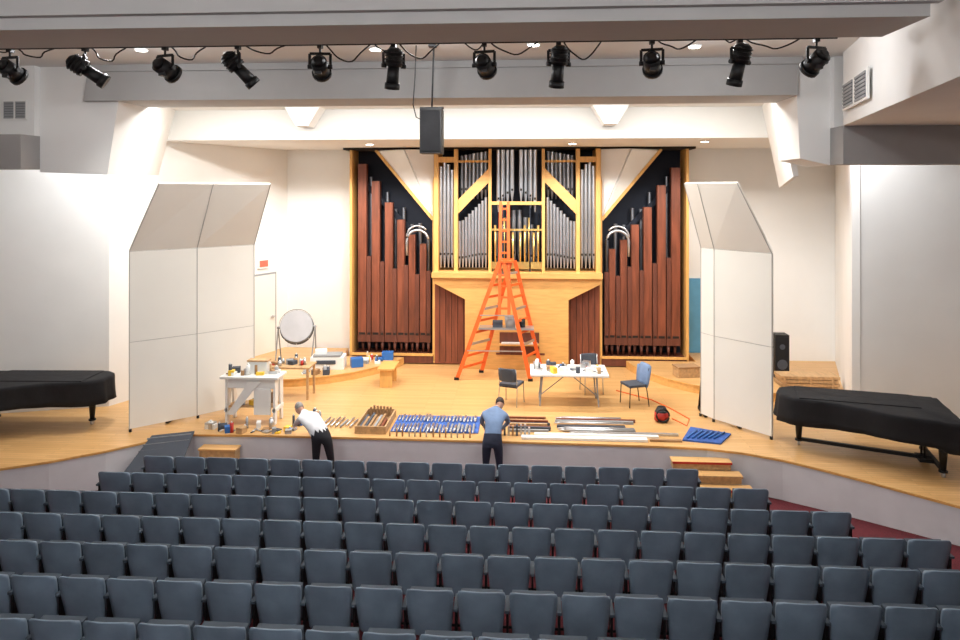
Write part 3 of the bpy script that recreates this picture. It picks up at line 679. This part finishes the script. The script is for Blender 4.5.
def hand(b,w,d,palmn,thumb_side):
    T=frame(w,d,-Vector(palmn))
    s=thumb_side
    def fn(p): return Vector((p.x,p.y,p.z*(1.0-0.2*p.y/0.05)))
    b.ell((0,0.05,0),(0.042,0.055,0.016),'skinm',T,12,8,fn)
    for i,(x,L,y0) in enumerate(((0.030,0.072,0.088),(0.010,0.082,0.095),(-0.010,0.076,0.092),(-0.030,0.06,0.084))):
        x*=s
        pts=[(x*0.8,y0-0.03,0),(x,y0,0.002),(x*1.05,y0+L*0.42,-0.008),(x*1.05,y0+L*0.72,-0.024),(x*1.02,y0+L*0.88,-0.042)]
        me=skin_mesh(pts,[(k,k+1) for k in range(4)],[0.009,0.0095,0.009,0.008,0.007],1)
        b.mesh(me,['skinm']*len(me.polygons),T)
    pts=[(s*0.018,0.02,-0.004),(s*0.045,0.042,-0.012),(s*0.06,0.068,-0.022),(s*0.058,0.09,-0.032)]
    me=skin_mesh(pts,[(0,1),(1,2),(2,3)],[0.012,0.011,0.010,0.008],1); b.mesh(me,['skinm']*len(me.polygons),T)
def head(b,c,fwd,up,hair,bald=False):
    T=frame(c,fwd,up)
    def shape(p):
        q=p.copy()
        if q.z<0: q.x*=1+0.28*q.z/0.115; q.y*=1+0.12*q.z/0.115
        if q.y>0 and q.z<-0.02: q.y+=0.008
        return q
    b.ell((0,0,0),(0.076,0.095,0.115),'skinm',T,20,14,shape)
    b.ell((0,0.098,-0.012),(0.012,0.018,0.022),'skinm',T,8,6)
    b.ell((0,0.086,-0.05),(0.024,0.008,0.006),'lip',T,8,6)
    for s in(-1,1):
        b.ell((s*0.03,0.083,0.012),(0.012,0.007,0.008),'white',T,8,6); b.ell((s*0.03,0.089,0.012),(0.005,0.004,0.005),'eye',T,8,6)
        b.ell((s*0.03,0.088,0.032),(0.018,0.006,0.004),hair,T,8,6)
        b.ell((s*0.078,-0.005,0.0),(0.010,0.02,0.032),'skinm',T,8,6)
    def hs(p):
        q=p.copy()
        if q.y>0.03: q.y=0.03+(q.y-0.03)*(0.9 if q.z>0.05 else 0.2)
        if q.z<-0.03: q.z=-0.03+(q.z+0.03)*0.4
        return q
    b.ell((0,-0.012,0.022),(0.084,0.098,0.106),hair,T,18,12,hs)
    if bald: b.ell((0,-0.01,0.062),(0.064,0.074,0.074),'skinm',T,14,10)
def person(name, J, shirt, trous, hair, fwd, up, bald=False):
    names=['pelvis','spine','chest','neck','headb','shL','elL','wrL','shR','elR','wrR','hipL','knL','anL','toL','hipR','knR','anR','toR']
    R={'pelvis':(0.15,0.12),'spine':(0.145,0.11),'chest':(0.165,0.12),'neck':0.062,'headb':0.056,'sh':0.072,'el':0.048,'wr':0.031,'hip':0.105,'kn':0.066,'an':0.045,'to':0.038}
    V=[Vector(J[n]) for n in names]
    rad=[R[n] if n in R else R[n[:2]] if n[:2] in R else R[n[:3]] for n in names]
    E=[(0,1),(1,2),(2,3),(3,4),(2,5),(5,6),(6,7),(2,8),(8,9),(9,10),(0,11),(11,12),(12,13),(13,14),(0,15),(15,16),(16,17),(17,18)]
    me=skin_mesh(V,E,rad,2)
    em={(0,1):shirt,(1,2):shirt,(2,3):shirt,(3,4):'skinm',(2,5):shirt,(5,6):shirt,(6,7):shirt,(2,8):shirt,(8,9):shirt,(9,10):shirt,(0,11):trous,(11,12):trous,(12,13):trous,(13,14):'shoe',(0,15):trous,(15,16):trous,(16,17):trous,(17,18):'shoe'}
    ax=(V[1]-V[0]).normalized()
    keys=[]
    for p in me.polygons:
        c=p.center; best=min(E,key=lambda e:segdist(c,V[e[0]],V[e[1]])); k=em[best]
        if k in(shirt,trous) and best in((0,1),(0,11),(0,15),(11,12),(15,16)): k=trous if (c-V[0]).dot(ax)<0.05 else shirt
        keys.append(k)
    b=MB(); b.mesh(me,keys)
    head(b,J['head'],fwd,up,hair,bald)
    for sgn,e,w in((1,'elL','wrL'),(-1,'elR','wrR')):
        d=(Vector(J[w])-Vector(J[e])).normalized(); pn=Vector((sgn*0.5,0.3,-0.8)); pn=(pn-d*pn.dot(d)).normalized()
        b.cyl(Vector(J[w])-d*0.05,Vector(J[w])+d*0.01,0.034,0.032,12,shirt)
        hand(b,Vector(J[w])-d*0.005,d,pn,sgn)
    return b.build(name)
x=-0.58
J=dict(pelvis=(x,12.80,1.02),spine=(x+0.01,12.93,1.17),chest=(x+0.03,13.10,1.33),neck=(x+0.07,13.25,1.42),headb=(x+0.09,13.31,1.44),head=(x+0.12,13.40,1.46),
 shL=(x-0.16,13.13,1.34),elL=(x-0.23,13.36,1.12),wrL=(x-0.18,13.56,0.95),shR=(x+0.22,13.15,1.34),elR=(x+0.28,13.38,1.12),wrR=(x+0.17,13.54,0.95),
 hipL=(x-0.10,12.80,0.92),knL=(x-0.12,12.86,0.50),anL=(x-0.13,12.80,0.09),toL=(x-0.15,13.0,0.045),hipR=(x+0.10,12.80,0.92),knR=(x+0.13,12.88,0.50),anR=(x+0.15,12.84,0.09),toR=(x+0.17,13.04,0.045))
person("man_in_blue_shirt",J,'shirtb','trous2','hair2',(0.05,0.62,-0.78),(0,0.78,0.62))
x=-3.76
J=dict(pelvis=(x,12.80,1.03),spine=(x-0.14,12.90,1.15),chest=(x-0.31,13.04,1.25),neck=(x-0.45,13.17,1.30),headb=(x-0.50,13.22,1.31),head=(x-0.58,13.30,1.32),
 shL=(x-0.45,12.97,1.23),elL=(x-0.62,13.25,1.06),wrL=(x-0.72,13.45,0.95),shR=(x-0.22,13.20,1.24),elR=(x-0.30,13.42,1.06),wrR=(x-0.45,13.57,0.94),
 hipL=(x-0.09,12.80,0.93),knL=(x-0.12,12.86,0.50),anL=(x-0.10,12.80,0.09),toL=(x-0.16,13.0,0.045),hipR=(x+0.11,12.80,0.93),knR=(x+0.17,12.86,0.50),anR=(x+0.22,12.80,0.09),toR=(x+0.20,13.0,0.045))
person("man_in_white_shirt",J,'shirtw','trous','hair',(-0.5,0.45,-0.74),(-0.55,0.6,0.55),True)

# ------------------------------------------------------------------ lights
def area(name,loc,rot,sx,sy,p,col):
    l=bpy.data.lights.new(name,'AREA'); l.shape='RECTANGLE'; l.size=sx; l.size_y=sy; l.energy=p; l.color=col
    o=bpy.data.objects.new(name,l); o.location=loc; o.rotation_euler=rot; COL.objects.link(o)
def spot(name,loc,tgt,p,ang,col,blend=0.4,r=0.08):
    l=bpy.data.lights.new(name,'SPOT'); l.energy=p; l.spot_size=math.radians(ang); l.spot_blend=blend; l.color=col; l.shadow_soft_size=r
    o=bpy.data.objects.new(name,l); o.location=loc; o.rotation_euler=(Vector(tgt)-Vector(loc)).to_track_quat('-Z','Y').to_euler(); COL.objects.link(o)
def point(name,loc,p,col,r=0.12):
    l=bpy.data.lights.new(name,'POINT'); l.energy=p; l.color=col; l.shadow_soft_size=r
    o=bpy.data.objects.new(name,l); o.location=loc; COL.objects.link(o)
W=(1.0,0.975,0.925); N=(0.985,0.99,1.0)
area("stage_fill_hidden",(-1.5,13.85,7.36),(math.radians(14),0,0),12,0.3,560,W)  # added area light, hidden behind the proscenium beam to brighten the stage
for x in(-6.0,-3.9,-1.5,1.2,4.3):
    spot("stage_downlight_lamp",(x,17.2,6.62),(x,17.7,0.75),370,145,W,0.6,0.12)
for x in(-8.3,6.0): spot("side_downlight_lamp",(x,14.0,7.3),(x*1.2,14.6,1.5),380,130,N,0.5,0.1)
spot("wall_wash_lamp",(-9.6,12.8,7.5),(-11.0,14.6,3.0),330,110,N,0.5,0.1)
spot("wall_wash_lamp",(7.3,12.8,7.5),(8.6,14.8,3.0),330,110,N,0.5,0.1)
for x in(-6.6,-2.9,-1.2,1.0,3.3): spot("front_of_house_lamp",(x,9.3,7.0),(x*1.0,15.5,2.4),170,70,W,0.6,0.08)
for x in(-5,-1.5,2):
    point("house_fill_light",(x,1.5,7.3),190,N,0.15)  # added unseen fill above the camera, lifts beam faces and shell panels
for x in(-6,-1.5,3): point("house_fill_light",(x,9.9,7.65),85,N,0.12)  # more added fill points without fixtures, for the seating area
w=bpy.data.worlds.new("world"); sc.world=w; w.use_nodes=True
w.node_tree.nodes["Background"].inputs[0].default_value=(0.8,0.85,1,1); w.node_tree.nodes["Background"].inputs[1].default_value=0.2

# ------------------------------------------------------------------ camera
cam=bpy.data.cameras.new("camera"); co=bpy.data.objects.new("camera",cam); COL.objects.link(co)
co.location=(0,0,5.55); co.rotation_euler=(math.radians(90),0,math.radians(3.6))
cam.sensor_width=36; cam.lens=26.25; cam.shift_y=-130/960; cam.clip_start=0.05
sc.camera=co
sc.view_settings.view_transform='Standard'; sc.view_settings.look='None'; sc.view_settings.exposure=0.0
